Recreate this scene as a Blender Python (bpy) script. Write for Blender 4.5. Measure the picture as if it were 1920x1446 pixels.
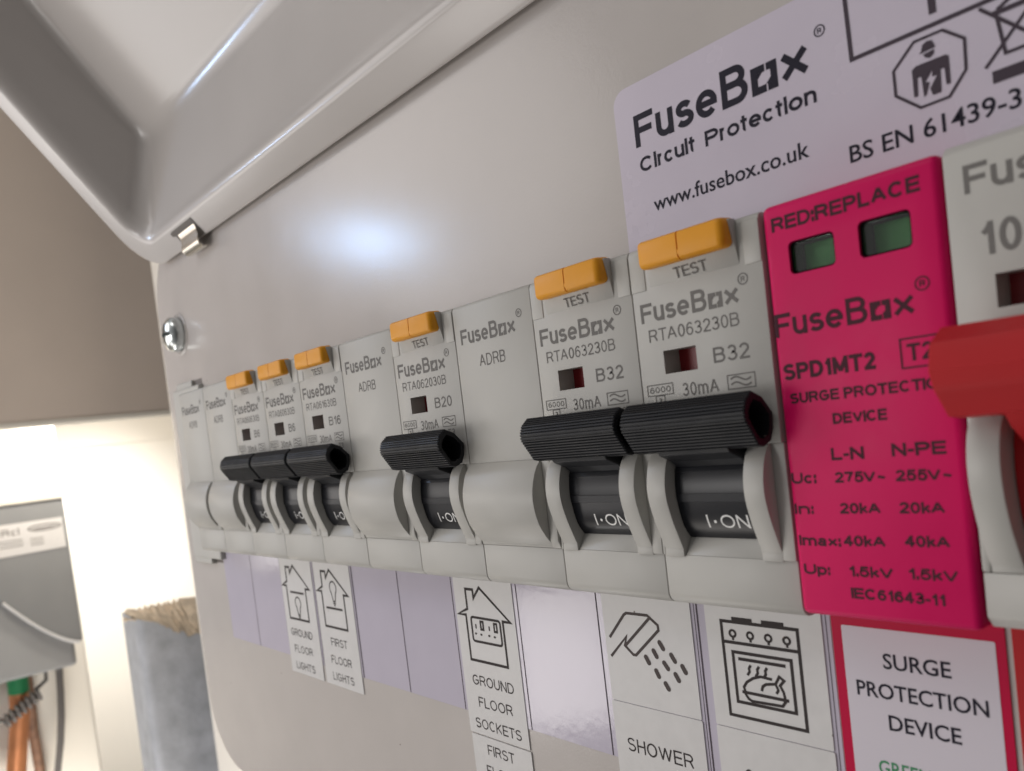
import bpy, bmesh, math, random
from mathutils import Vector, Matrix, Euler
random.seed(7)
S = 0.001                                    # everything below is written in millimetres
sc = bpy.context.scene
for o in list(bpy.data.objects): bpy.data.objects.remove(o)
COL = sc.collection

# ------------------------------------------------------------------ camera
cam_d = bpy.data.cameras.new('camera'); cam = bpy.data.objects.new('camera', cam_d); COL.objects.link(cam)
cam.location = (231.573*S, -82.183*S, -6.48*S)
cam.rotation_euler = (1.52837, 0.12046, 0.93035)
cam_d.sensor_width = 36.0; cam_d.sensor_fit = 'HORIZONTAL'
cam_d.lens = 1595.9/1920*36
cam_d.shift_x = 120.0/1920; cam_d.shift_y = 155.0/1920
cam_d.clip_start = 0.003; cam_d.clip_end = 20
cam_d.dof.use_dof = True; cam_d.dof.focus_distance = 0.128; cam_d.dof.aperture_fstop = 40
sc.camera = cam
sc.render.resolution_x = 1024; sc.render.resolution_y = 771

# ------------------------------------------------------------------ light
w = bpy.data.worlds.new('World'); sc.world = w; w.use_nodes = True
nt_ = w.node_tree; bg = nt_.nodes['Background']; bg.inputs[1].default_value = 0.40
g_ = nt_.nodes.new('ShaderNodeTexCoord'); sx_ = nt_.nodes.new('ShaderNodeSeparateXYZ'); nt_.links.new(g_.outputs['Generated'], sx_.inputs[0])
mr_ = nt_.nodes.new('ShaderNodeMapRange'); mr_.inputs[1].default_value = -0.8; mr_.inputs[2].default_value = 0.8    # the room is brighter towards the left
nt_.links.new(sx_.outputs[0], mr_.inputs[0])
mc_ = nt_.nodes.new('ShaderNodeMix'); mc_.data_type = 'RGBA'; mc_.inputs[6].default_value = (0.99, 0.97, 0.955, 1); mc_.inputs[7].default_value = (0.20, 0.19, 0.185, 1)
nt_.links.new(mr_.outputs[0], mc_.inputs[0]); nt_.links.new(mc_.outputs[2], bg.inputs[0])
def area(name, loc, target, size, power, color, shape='DISK', size_y=None):
    d = bpy.data.lights.new(name, 'AREA'); d.shape = shape; d.size = size*S; d.energy = power; d.color = color
    if size_y: d.size_y = size_y*S
    o = bpy.data.objects.new(name, d); COL.objects.link(o); o.location = Vector(loc)*S
    o.rotation_euler = (Vector(target)-Vector(loc)).to_track_quat('-Z', 'Y').to_euler()
    return o
def spot(name, loc, target, power, color, ang, blend, rad):
    d = bpy.data.lights.new(name, 'SPOT'); d.energy = power; d.color = color; d.spot_size = math.radians(ang); d.spot_blend = blend; d.shadow_soft_size = rad*S
    o = bpy.data.objects.new(name, d); COL.objects.link(o); o.location = Vector(loc)*S
    o.rotation_euler = (Vector(target)-Vector(loc)).to_track_quat('-Z', 'Y').to_euler()
    return o
area('blue_lamp', (-172, -148, 118), (78, 7, 37), 34, 0.050, (0.40, 0.62, 1.0), 'RECTANGLE', 18)
area('window_light', (-149, -255, -151), (134, 7, -43), 70, 0.085, (1.0, 0.95, 0.92), 'RECTANGLE', 84)
area('left_key', (-350, -300, -17), (80, 0, -5), 280, 0.36, (1.0, 0.96, 0.93), 'RECTANGLE', 165)
area('low_fill', (-120, -230, -430), (70, 0, -30), 260, 0.40, (1.0, 0.93, 0.85))
area('ceiling_light', (0, -420, 620), (110, 0, 0), 300, 0.85, (1.0, 0.96, 0.93))
area('room_fill', (-200, -600, -42), (60, 0, 10), 235, 0.80, (1.0, 0.965, 0.945))
area('upper_panel_fill', (-260, -284, 212), (110, 7, 45), 250, 0.31, (1.0, 0.96, 0.945))  # added lamp, no known source; lifts the upper panel and its sheen
area('slab_fill', (-230, -60, -430), (-350, 150, -220), 120, 0.52, (1.0, 0.97, 0.96))  # unseen lamp added to brighten the broken slab
area('pier_fill', (-560, 30, -400), (-660, 60, -230), 60, 0.35, (1.0, 0.95, 0.86))  # lamp added below the view to brighten the lower wall pier
spot('wall_sun', (-520, 150, 120), (-930, 170, -190), 13.0, (1.0, 0.97, 0.93), 64, 1.0, 14)
area('side_wash', (-520, 130, 100), (-930, 220, -40), 60, 0.75, (1.0, 0.92, 0.79))
area('wall_wash', (-490, -10, 110), (-760, 70, -170), 60, 0.32, (1.0, 0.94, 0.86))
area('wall_glow', (-540, -60, 90), (-660, 5, 10), 40, 0.10, (1.0, 0.74, 0.45))
vs = sc.view_settings; vs.view_transform = 'Standard'; vs.look = 'None'; vs.exposure = 0.12; vs.gamma = 1
vs.use_curve_mapping = False

# ------------------------------------------------------------------ materials
def mat(name, col, rough=0.5, metal=0.0, noise=None, bump=None, spec=0.5, trans=0.0, coat=0.0):
    """noise=(scale per metre, amount): slow colour mottling; bump=(scale, strength, distance mm)"""
    m = bpy.data.materials.new(name); m.use_nodes = True; nt = m.node_tree; b = nt.nodes['Principled BSDF']
    b.inputs['Base Color'].default_value = (*col, 1); b.inputs['Roughness'].default_value = rough
    b.inputs['Metallic'].default_value = metal; b.inputs['Specular IOR Level'].default_value = spec
    b.inputs['Transmission Weight'].default_value = trans; b.inputs['Coat Weight'].default_value = coat
    b.inputs['Coat Roughness'].default_value = 0.12
    tc = nt.nodes.new('ShaderNodeTexCoord')
    if noise:
        n = nt.nodes.new('ShaderNodeTexNoise'); n.inputs['Scale'].default_value = noise[0]; n.inputs['Detail'].default_value = 5
        nt.links.new(tc.outputs['Object'], n.inputs['Vector'])
        r = nt.nodes.new('ShaderNodeMapRange'); r.inputs[1].default_value = 0.25; r.inputs[2].default_value = 0.75
        r.inputs[3].default_value = 1-noise[1]; r.inputs[4].default_value = 1+noise[1]
        nt.links.new(n.outputs['Fac'], r.inputs[0])
        mx = nt.nodes.new('ShaderNodeVectorMath'); mx.operation = 'SCALE'; mx.inputs[0].default_value = col
        nt.links.new(r.outputs[0], mx.inputs['Scale']); nt.links.new(mx.outputs[0], b.inputs['Base Color'])
        r2 = nt.nodes.new('ShaderNodeMapRange'); r2.inputs[1].default_value = 0.3; r2.inputs[2].default_value = 0.7
        r2.inputs[3].default_value = rough*0.88; r2.inputs[4].default_value = min(1, rough*1.12)
        nt.links.new(n.outputs['Fac'], r2.inputs[0]); nt.links.new(r2.outputs[0], b.inputs['Roughness'])
    if bump:
        n2 = nt.nodes.new('ShaderNodeTexNoise'); n2.inputs['Scale'].default_value = bump[0]; n2.inputs['Detail'].default_value = 3
        nt.links.new(tc.outputs['Object'], n2.inputs['Vector'])
        bp = nt.nodes.new('ShaderNodeBump'); bp.inputs['Strength'].default_value = bump[1]; bp.inputs['Distance'].default_value = bump[2]*S
        nt.links.new(n2.outputs['Fac'], bp.inputs['Height']); nt.links.new(bp.outputs[0], b.inputs['Normal'])
    return m
def specks(m, scale, prob, dark):
    """rare small dust specks of their own shape"""
    nt = m.node_tree; b = nt.nodes['Principled BSDF']; src = b.inputs['Base Color'].links[0].from_socket
    tc = nt.nodes.new('ShaderNodeTexCoord'); v = nt.nodes.new('ShaderNodeTexVoronoi'); v.inputs['Scale'].default_value = scale
    nt.links.new(tc.outputs['Object'], v.inputs['Vector']); sp = nt.nodes.new('ShaderNodeSeparateColor'); nt.links.new(v.outputs['Color'], sp.inputs[0])
    a = nt.nodes.new('ShaderNodeMath'); a.operation = 'LESS_THAN'; a.inputs[1].default_value = prob; nt.links.new(sp.outputs[0], a.inputs[0])
    r = nt.nodes.new('ShaderNodeMath'); r.operation = 'MULTIPLY'; r.inputs[1].default_value = 0.13; nt.links.new(sp.outputs[1], r.inputs[0])
    d = nt.nodes.new('ShaderNodeMath'); d.operation = 'LESS_THAN'; nt.links.new(v.outputs['Distance'], d.inputs[0]); nt.links.new(r.outputs[0], d.inputs[1])
    f = nt.nodes.new('ShaderNodeMath'); f.operation = 'MULTIPLY'; nt.links.new(a.outputs[0], f.inputs[0]); nt.links.new(d.outputs[0], f.inputs[1])
    mx = nt.nodes.new('ShaderNodeMix'); mx.data_type = 'RGBA'; nt.links.new(f.outputs[0], mx.inputs[0]); nt.links.new(src, mx.inputs[6]); mx.inputs[7].default_value = (*dark, 1)
    nt.links.new(mx.outputs[2], b.inputs['Base Color'])
M = {}
M['panel'] = mat('powder_coat', (0.51, 0.475, 0.453), 0.205, noise=(60, 0.03), bump=(2600, 0.4, 0.035))
M['lid'] = mat('gloss_coat', (0.53, 0.50, 0.48), 0.21, noise=(40, 0.015), bump=(500, 0.06, 0.05))
M['enclosure'] = mat('enclosure_coat', (0.5, 0.48, 0.46), 0.4)
M['plastic'] = mat('grey_plastic', (0.44, 0.432, 0.405), 0.42, noise=(220, 0.025), bump=(5000, 0.12, 0.02))
M['print'] = mat('grey_ink', (0.17, 0.163, 0.155), 0.6, spec=0.2)
M['black'] = mat('black_plastic', (0.013, 0.014, 0.017), 0.5, noise=(300, 0.15), bump=(4000, 0.2, 0.03), spec=0.25)
M['drum'] = mat('black_drum', (0.010, 0.011, 0.015), 0.30, bump=(4000, 0.12, 0.02), spec=0.32)
M['white_print'] = mat('white_ink', (0.75, 0.75, 0.74), 0.5)
M['orange'] = mat('orange_plastic', (0.76, 0.325, 0.016), 0.42, spec=0.3, noise=(300, 0.04), bump=(5000, 0.1, 0.02))
M['red_flag'] = mat('red_flag', (0.22, 0.008, 0.012), 0.35)
M['hole'] = mat('dark_hollow', (0.004, 0.004, 0.004), 0.6, spec=0.15)
M['pink'] = mat('pink_plastic', (0.60, 0.004, 0.100), 0.42, spec=0.16, noise=(200, 0.03), bump=(5000, 0.1, 0.02))
M['pink_print'] = mat('dark_ink', (0.055, 0.012, 0.022), 0.6, spec=0.2)
M['green'] = mat('green_flag', (0.02, 0.30, 0.04), 0.4)
M['pane'] = mat('clear_window', (0.9, 0.95, 0.9), 0.05, trans=1.0)
M['red'] = mat('red_plastic', (0.45, 0.017, 0.021), 0.5, spec=0.2, noise=(150, 0.05), bump=(3000, 0.1, 0.02))
M['sticker'] = mat('vinyl_sticker', (0.60, 0.55, 0.64), 0.26, noise=(90, 0.02), bump=(300, 0.05, 0.05))
M['ink'] = mat('black_ink', (0.012, 0.010, 0.022), 0.5, spec=0.2)
M['ink_brown'] = mat('thin_ink', (0.06, 0.045, 0.06), 0.5, spec=0.2)
M['strip'] = mat('lavender_strip', (0.52, 0.485, 0.57), 0.12, noise=(120, 0.02), bump=(600, 0.32, 0.06))
M['paper'] = mat('label_paper', (0.62, 0.61, 0.605), 0.38, noise=(500, 0.03), bump=(900, 0.12, 0.03))
M['label_ink'] = mat('label_ink', (0.035, 0.028, 0.028), 0.6, spec=0.2)
M['soft_ink'] = mat('label_ink_soft', (0.075, 0.06, 0.058), 0.6, spec=0.2)
M['red_label'] = mat('red_label', (0.50, 0.005, 0.050), 0.35, spec=0.15, bump=(500, 0.1, 0.04))
M['white_label'] = mat('white_label', (0.62, 0.58, 0.64), 0.35, bump=(600, 0.06, 0.03))
M['green_ink'] = mat('green_ink', (0.03, 0.22, 0.09), 0.5)
M['steel'] = mat('zinc_steel', (0.62, 0.66, 0.66), 0.22, metal=1.0, bump=(900, 0.12, 0.05))
M['chrome'] = mat('spring_steel', (0.66, 0.62, 0.55), 0.2, metal=1.0)
M['pocket_shade_metal'] = mat('pocket_shade_metal', (0.16, 0.15, 0.145), 0.35, metal=0.7)
M['brown'] = mat('brown_board', (0.62, 0.53, 0.455), 0.75, noise=(14, 0.05), bump=(700, 0.1, 0.1))
M['trim'] = mat('board_trim', (0.72, 0.68, 0.6), 0.6)
M['wall'] = mat('cream_wall', (0.80, 0.76, 0.69), 0.85, noise=(9, 0.03), bump=(160, 0.2, 0.4))
M['box_grey'] = mat('box_grey', (0.235, 0.24, 0.245), 0.45, noise=(40, 0.04))
M['box_light'] = mat('box_cover', (0.33, 0.335, 0.34), 0.40, noise=(40, 0.04))
M['copper'] = mat('copper', (0.62, 0.26, 0.12), 0.38, metal=0.6, noise=(90, 0.12))
M['old_copper'] = mat('tarnished_copper', (0.26, 0.15, 0.10), 0.6, metal=0.3, noise=(160, 0.4))
M['tape'] = mat('green_tape', (0.02, 0.27, 0.10), 0.5)
M['pale_highlight'] = mat('pale_highlight', (0.62, 0.62, 0.63), 0.35)
M['slot_shade'] = mat('slot_shade_paint', (0.13, 0.11, 0.10), 0.6)
M['cable'] = mat('grey_cable', (0.14, 0.13, 0.125), 0.5)
M['slab'] = mat('grey_slab', (0.44, 0.455, 0.485), 0.85, noise=(75, 0.2), bump=(260, 0.5, 0.5))
M['core'] = mat('broken_core', (0.74, 0.62, 0.48), 0.9, noise=(90, 0.18), bump=(300, 0.7, 1.2))

specks(M['panel'], 330, 0.035, (0.2, 0.17, 0.15)); specks(M['plastic'], 520, 0.03, (0.24, 0.22, 0.19)); specks(M['black'], 700, 0.06, (0.25, 0.24, 0.22)); specks(M['paper'], 500, 0.06, (0.25, 0.22, 0.2))

# ------------------------------------------------------------------ mesh helpers
class MB:
    def __init__(s): s.v = []; s.f = []
    def poly(s, pts): n = len(s.v); s.v += [tuple(p) for p in pts]; s.f.append(tuple(range(n, n+len(pts))))
    def prism(s, prof, x0, x1, cap0=True, cap1=True):
        """prof: list of (d, z), d outwards from the board; extruded along x"""
        a = sum(p[0]*q[1]-q[0]*p[1] for p, q in zip(prof, prof[1:]+prof[:1]))
        if a < 0: prof = prof[::-1]
        n = len(s.v); k = len(prof)
        s.v += [(x0, -d, z) for d, z in prof]+[(x1, -d, z) for d, z in prof]
        for i in range(k):
            j = (i+1) % k; s.f.append((n+i, n+j, n+k+j, n+k+i))
        if cap0: s.f.append(tuple(n+i for i in reversed(range(k))))
        if cap1: s.f.append(tuple(n+k+i for i in range(k)))
    def box(s, x0, x1, z0, z1, d0, d1): s.prism([(d0, z0), (d1, z0), (d1, z1), (d0, z1)], x0, x1)
    def plate(s, outline, d0, d1):
        """outline: (x, z) anticlockwise seen from the front, between depths d0 < d1"""
        a = sum(p[0]*q[1]-q[0]*p[1] for p, q in zip(outline, outline[1:]+outline[:1]))
        if a < 0: outline = outline[::-1]
        n = len(s.v); k = len(outline)
        s.v += [(x, -d1, z) for x, z in outline]+[(x, -d0, z) for x, z in outline]
        s.f.append(tuple(range(n, n+k))); s.f.append(tuple(n+k+i for i in reversed(range(k))))
        for i in range(k):
            j = (i+1) % k; s.f.append((n+i, n+k+i, n+k+j, n+j))
    def loops(s, loops, cap_first=False, cap_last=True):
        n = len(s.v); k = len(loops[0])
        for L in loops: s.v += [tuple(p) for p in L]
        for a in range(len(loops)-1):
            for i in range(k):
                j = (i+1) % k; s.f.append((n+a*k+i, n+a*k+j, n+(a+1)*k+j, n+(a+1)*k+i))
        if cap_last: s.f.append(tuple(n+(len(loops)-1)*k+i for i in range(k)))
        if cap_first: s.f.append(tuple(n+i for i in reversed(range(k))))
    def tube(s, pts, r, seg=10, caps=True):
        pts = [Vector(p) for p in pts]; rs = r if isinstance(r, list) else [r]*len(pts); L = []
        up = Vector((0.13, 0.3, 1)).normalized()
        for i, p in enumerate(pts):
            t = (pts[min(i+1, len(pts)-1)]-pts[max(i-1, 0)]).normalized()
            a = t.cross(up)
            if a.length < 1e-3: a = t.cross(Vector((1, 0, 0)))
            a.normalize(); b = t.cross(a).normalized(); up = -a.cross(t) if False else up
            L.append([p+(a*math.cos(2*math.pi*q/seg)+b*math.sin(2*math.pi*q/seg))*rs[i] for q in range(seg)])
        s.loops(L, cap_first=caps, cap_last=caps)
    def lathe(s, prof, c, seg=32):
        """prof: (radius, d) about the outward axis through c=(x, z)"""
        L = [[(c[0]+r*math.cos(2*math.pi*i/seg), -d, c[1]+r*math.sin(2*math.pi*i/seg)) for i in range(seg)] for r, d in prof]
        s.loops(L, cap_last=True)
    def add(s, other):
        n = len(s.v); s.v += other.v; s.f += [tuple(i+n for i in f) for f in other.f]
    def mesh(s, name, m, smooth=None, bevel=None, seg=2, normals=True):
        me = bpy.data.meshes.new(name); me.from_pydata([(x*S, y*S, z*S) for x, y, z in s.v], [], s.f); me.update()
        if m: me.materials.append(m)
        if normals:
            bm = bmesh.new(); bm.from_mesh(me); bmesh.ops.remove_doubles(bm, verts=bm.verts, dist=1e-7)
            bmesh.ops.recalc_face_normals(bm, faces=bm.faces)
            if bevel:
                ed = [e for e in bm.edges if len(e.link_faces) == 2 and e.calc_face_angle(0) > math.radians(35)]
                bmesh.ops.bevel(bm, geom=ed, offset=bevel*S, segments=seg, profile=0.5, affect='EDGES', clamp_overlap=True)
            bm.to_mesh(me); bm.free()
        if smooth is not None:
            for p in me.polygons: p.use_smooth = True
            me.set_sharp_from_angle(angle=math.radians(smooth))
        return me
def part(name, mesh, parent=None, label=None):
    o = bpy.data.objects.new(name, mesh); COL.objects.link(o)
    if parent: o.parent = parent
    if label: o['label'] = label
    return o
def thing(name, loc, label, cat, group=None):
    o = bpy.data.objects.new(name, None); o.empty_display_size = 0.005; COL.objects.link(o)
    o.location = Vector(loc)*S; o['label'] = label; o['category'] = cat
    if group: o['group'] = group
    return o
def tag(o, label, cat, group=None, kind=None):
    if label: o['label'] = label
    if cat: o['category'] = cat
    if group: o['group'] = group
    if kind: o['kind'] = kind
    return o
def boolean(me, cutter_mesh):
    a = bpy.data.objects.new('boolean_a', me); b = bpy.data.objects.new('boolean_b', cutter_mesh)
    COL.objects.link(a); COL.objects.link(b)
    md = a.modifiers.new('cut', 'BOOLEAN'); md.operation = 'DIFFERENCE'; md.object = b; md.solver = 'EXACT'
    dg = bpy.context.evaluated_depsgraph_get(); out = bpy.data.meshes.new_from_object(a.evaluated_get(dg))
    bpy.data.objects.remove(a); bpy.data.objects.remove(b)
    return out

# ------------------------------------------------------------------ lettering and line drawing on flat faces
_tc = {}
def glyphs(s, bold=0.0):
    k = (s, bold)
    if k not in _tc:
        cu = bpy.data.curves.new('text', 'FONT'); cu.body = s; cu.size = 1; cu.offset = bold; cu.resolution_u = 3; cu.space_character = 1.0
        o = bpy.data.objects.new('text', cu); COL.objects.link(o)
        dg = bpy.context.evaluated_depsgraph_get(); me = bpy.data.meshes.new_from_object(o.evaluated_get(dg))
        _tc[k] = ([tuple(v.co) for v in me.vertices], [tuple(p.vertices) for p in me.polygons])
        bpy.data.objects.remove(o); bpy.data.meshes.remove(me)
    return _tc[k]
def EA(cx, cy, rx, ry, a0, a1, n=None):
    n = n or max(4, int(abs(a1-a0)/15)); return [(cx+rx*math.cos(math.radians(a0+(a1-a0)*i/n)), cy+ry*math.sin(math.radians(a0+(a1-a0)*i/n))) for i in range(n+1)]
def EC(cx, cy, rx, ry): return ('c', EA(cx, cy, rx, ry, 90, 435, 23))
XH = 0.73
def low(p):                                   # lower-case skeletons are drawn in a 0..1 x-height
    return [(q[0], [(x, y*XH) for x, y in q[1]]) if q[0] == 'c' else [(x, y*XH) for x, y in q] for q in p]
GL = {  # character: (ink width, list of strokes); capital height = 1
 'A': (.90, [[(0, 0), (.5, 1.03)], [(.5, 1.03), (1, 0)], [(.2, .35), (.8, .35)]]),
 'B': (.78, [[(0, 0), (0, 1)], [(0, 1), (.58, 1)]+EA(.58, .77, .34, .23, 75, -75)+[(.58, .54), (.0, .54)], [(0, 0), (.6, 0)]+EA(.6, .27, .4, .27, -75, 75)+[(.6, .54), (.3, .54)]]),
 'C': (.88, [EA(.5, .5, .5, .5, 42, 318)]),
 'D': (.84, [('c', [(0, 0), (0, 1), (.42, 1)]+EA(.42, .5, .58, .5, 75, -75)+[(.42, 0)])]),
 'E': (.74, [[(1, 0), (0, 0), (0, 1), (1, 1)], [(0, .52), (.93, .52)]]),
 'F': (.68, [[(0, 0), (0, 1), (1, 1)], [(0, .5), (.86, .5)]]),
 'G': (.92, [EA(.5, .5, .5, .5, 42, 310)+[(.97, .22), (.97, .48), (.55, .48)]]),
 'H': (.80, [[(0, 0), (0, 1)], [(1, 0), (1, 1)], [(0, .53), (1, .53)]]),
 'I': (.13, [[(.5, 0), (.5, 1)]]),
 'K': (.82, [[(0, 0), (0, 1)], [(.98, 1), (.06, .40)], [(.32, .57), (1, 0)]]),
 'L': (.66, [[(0, 1), (0, 0), (1, 0)]]),
 'M': (.94, [[(0, 0), (0, 1)], [(1, 0), (1, 1)], [(.03, 1), (.5, .05)], [(.97, 1), (.5, .05)]]),
 'N': (.80, [[(0, 0), (0, 1)], [(1, 0), (1, 1)], [(.03, 1), (.97, 0)]]),
 'O': (.96, [EC(.5, .5, .5, .5)]),
 'P': (.78, [[(0, 0), (0, 1)], [(0, 1), (.6, 1)]+EA(.6, .735, .4, .265, 75, -75)+[(.6, .47), (0, .47)]]),
 'R': (.84, [[(0, 0), (0, 1)], [(0, 1), (.6, 1)]+EA(.6, .745, .37, .255, 75, -75)+[(.6, .49), (0, .49)], [(.55, .49), (.75, .38), (1, 0)]]),
 'S': (.80, [EA(.5, .76, .46, .24, 25, 255)+EA(.5, .265, .5, .265, 80, -155)]),
 'T': (.78, [[(0, 1), (1, 1)], [(.5, 1), (.5, 0)]]),
 'U': (.80, [[(0, 1), (0, .36)]+EA(.5, .36, .5, .36, 180, 360)+[(1, 1)]]),
 'V': (.88, [[(0, 1), (.5, -.03)], [(.5, -.03), (1, 1)]]),
 'W': (1.26, [[(0, 1), (.25, 0)], [(.25, 0), (.5, 1)], [(.5, 1), (.75, 0)], [(.75, 0), (1, 1)]]),
 'X': (.88, [[(0, 0), (1, 1)], [(0, 1), (1, 0)]]),
 '0': (.64, [EC(.5, .5, .5, .5)]), '1': (.42, [[(0, .70), (.45, .80), (.9, .97)], [(.95, 0), (.95, 1)]]),
 '2': (.64, [EA(.5, .71, .48, .29, 170, -25)+[(.02, .04)], [(0, 0), (1, 0)]]),
 '3': (.64, [EA(.48, .76, .44, .24, 160, -80)+EA(.48, .27, .52, .27, 80, -162)]),
 '4': (.66, [[(.74, 0), (.74, 1)], [(.72, 1), (0, .28)], [(0, .26), (1, .26)]]),
 '5': (.64, [[(.9, 1), (.2, 1), (.07, .50)]+EA(.48, .33, .52, .33, 125, -160)]),
 '6': (.64, [EC(.5, .31, .5, .31), EA(.56, .5, .56, .5, 45, 180)+[(0, .33)]]),
 '7': (.64, [[(0, 1), (1, 1)], [(1, .98), (.6, .5), (.38, 0)]]),
 '8': (.64, [EC(.5, .765, .43, .235), EC(.5, .265, .5, .265)]),
 '9': (.64, [EC(.5, .69, .5, .31), EA(.44, .5, .56, .5, -135, 0)+[(1, .67)]]),
 'a': (.62, low([[(.93, 0), (.93, .72)], EA(.5, .70, .43, .30, 0, 165), ('c', EA(.42, .27, .42, .27, 0, 345, 20))])),
 'b': (.62, [[(0, 1), (0, 0)]]+low([EC(.5, .5, .5, .5)])), 'c': (.60, low([EA(.5, .5, .5, .5, 40, 320)])),
 'e': (.66, low([[(.05, .5), (.98, .5)], EA(.5, .5, .5, .5, 2, 318)])),
 'f': (.36, [[(.42, 0), (.42, .8)]+EA(.85, .8, .43, .2, 180, 80), [(0, XH), (.95, XH)]]),
 'i': (.13, low([[(.5, 0), (.5, 1)]])+[[(.5, .93), (.5, 1.06)]]),
 'k': (.60, [[(0, 0), (0, 1)]]+low([[(.95, 1), (.05, .36)], [(.36, .57), (1, 0)]])),
 'm': (1.0, low([[(0, 0), (0, 1)], [(0, .66)]+EA(.25, .66, .25, .34, 160, 0)+[(.5, 0)], [(.5, .66)]+EA(.75, .66, .25, .34, 160, 0)+[(1, 0)]])),
 'n': (.58, low([[(0, 0), (0, 1)], [(0, .62)]+EA(.5, .62, .5, .38, 165, 0)+[(1, 0)]])),
 'o': (.68, low([EC(.5, .5, .5, .5)])), 'p': (.62, low([[(0, 1), (0, -.36)], EC(.5, .5, .5, .5)])),
 'r': (.34, low([[(0, 0), (0, 1)], [(0, .6)]+EA(.75, .6, .75, .38, 165, 75)])),
 's': (.58, low([EA(.5, .755, .44, .245, 25, 255)+EA(.5, .265, .5, .265, 80, -155)])),
 't': (.36, [[(.42, .98), (.42, .16)]+EA(.78, .16, .36, .16, 190, 275), [(0, XH), (.95, XH)]]),
 'u': (.58, low([[(0, 1), (0, .38)]+EA(.5, .38, .5, .38, 180, 345)+[(1, .38)], [(1, 1), (1, 0)]])),
 'w': (.86, low([[(0, 1), (.25, 0)], [(.25, 0), (.5, 1)], [(.5, 1), (.75, 0)], [(.75, 0), (1, 1)]])),
 'x': (.66, low([[(0, 0), (1, 1)], [(0, 1), (1, 0)]])),
 ':': (.13, [[(.5, 0), (.5, .15)], [(.5, .58), (.5, .73)]]), '.': (.13, [[(.5, 0), (.5, .14)]]), '-': (.32, [[(0, .38), (1, .38)]]),
 '~': (.62, [[(0, .33), (.2, .45), (.45, .42), (.6, .36), (.8, .33), (1, .45)]]), '=': (.6, [[(0, .3), (1, .3)], [(0, .58), (1, .58)]]),
}
class Ink(MB):
    def __init__(s, d): super().__init__(); s.d = d; s.n = 0
    def lift(s): s.n += 1; return s.d+0.004*(s.n % 6)
    def text(s, t, x0, x1, z0, z1, wt=0.145, depth=None):
        """sans-serif lettering as drawn strokes; z0..z1 is the capital height, x0..x1 the inked width"""
        h = z1-z0; lw = wt*h; pos = []; x = 0.0; sp = 0.15 if wt < 0.17 else 0.085
        for c in t:
            if c == ' ': x += 0.34; continue
            if pos and x > 0 and (c in 'AVWT' and pos[-1][0] in 'AVWTkrPF' or c in 'AV' and pos[-1][0] in '0123456789k'): x -= 0.09
            wd = GL[c][0]; pos.append((c, x, wd)); x += wd+sp
        W = x-sp; kx = (x1-x0)/W
        for c, px, wd in pos:
            for q in GL[c][1]:
                cl = q[0] == 'c'; pts = q[1] if cl else q
                gw = max(wd*kx-lw, 0.0); ox = x0+px*kx+min(lw, wd*kx)/2
                P = [(ox+gw*u, z0+lw/2+(h-lw)*v) for u, v in pts]
                # let free ends of straight stems reach the full height
                if not cl:
                    for e, f in ((0, 1), (-1, -2)):
                        (a, b), (a2, b2) = P[e], P[f]
                        if abs(a-a2) < 1e-6 and len(P) > 1: P[e] = (a, b+math.copysign(lw/2, b-b2))
                        elif abs(b-b2) < 1e-6: P[e] = (a+math.copysign(lw/2, a-a2), b)
                if depth: P = [(a[0]+(b[0]-a[0])*f/8, a[1]+(b[1]-a[1])*f/8) for a, b in zip(P, P[1:]) for f in range(8)]+[P[-1]]
                s.stroke(P, lw, cl)
                if depth:
                    for i in range(len(s.v)-2*len(P), len(s.v)):
                        vx, vy, vz = s.v[i]; s.v[i] = (vx, -(depth(vz)+0.03), vz)
    def font_text(s, t, x0, x1, z0, z1, bold=0.0, ref='H'):
        v, f = glyphs(t, bold); r, _ = glyphs(ref, bold); h = max(p[1] for p in r)-min(p[1] for p in r); base = min(p[1] for p in r)
        a = min(p[0] for p in v); b = max(p[0] for p in v); n = len(s.v); d = s.lift()
        for p in v: s.v.append((x0+(p[0]-a)/(b-a)*(x1-x0), -d, z0+(p[1]-base)/h*(z1-z0)))
        s.f += [tuple(i+n for i in q) for q in f]
    def stroke(s, pts, w, closed=False):
        pts = [Vector(p) for p in pts]; n = len(pts); d = s.lift(); L = []; R = []
        for i in range(n):
            p = pts[i]
            if closed: a = pts[i-1]; b = pts[(i+1) % n]
            else: a = pts[max(i-1, 0)]; b = pts[min(i+1, n-1)]
            u = (p-a).normalized() if (p-a).length > 1e-9 else (b-p).normalized()
            q = (b-p).normalized() if (b-p).length > 1e-9 else u
            nu = Vector((-u.y, u.x)); nq = Vector((-q.y, q.x)); m = nu+nq
            if m.length < 1e-6: m = nu
            m.normalize(); k = min(1/max(m.dot(nu), 0.35), 2.5)*w/2
            L.append(p+m*k); R.append(p-m*k)
        b0 = len(s.v)
        for a, b in zip(L, R): s.v += [(a.x, -d, a.y), (b.x, -d, b.y)]
        for i in range(n if closed else n-1):
            j = (i+1) % n; s.f.append((b0+2*i, b0+2*i+1, b0+2*j+1, b0+2*j))
    def fill(s, pts):
        d = s.lift(); a = sum(p[0]*q[1]-q[0]*p[1] for p, q in zip(pts, pts[1:]+pts[:1]))
        if a < 0: pts = pts[::-1]
        s.poly([(x, -d, z) for x, z in pts])
    def disc(s, c, r, rz=None, seg=18):
        rz = rz or r; s.fill([(c[0]+r*math.cos(2*math.pi*i/seg), c[1]+rz*math.sin(2*math.pi*i/seg)) for i in range(seg)])
    def ring(s, c, r, w, rz=None, seg=24):
        rz = rz or r; s.stroke([(c[0]+r*math.cos(2*math.pi*i/seg), c[1]+rz*math.sin(2*math.pi*i/seg)) for i in range(seg)], w, True)
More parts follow.
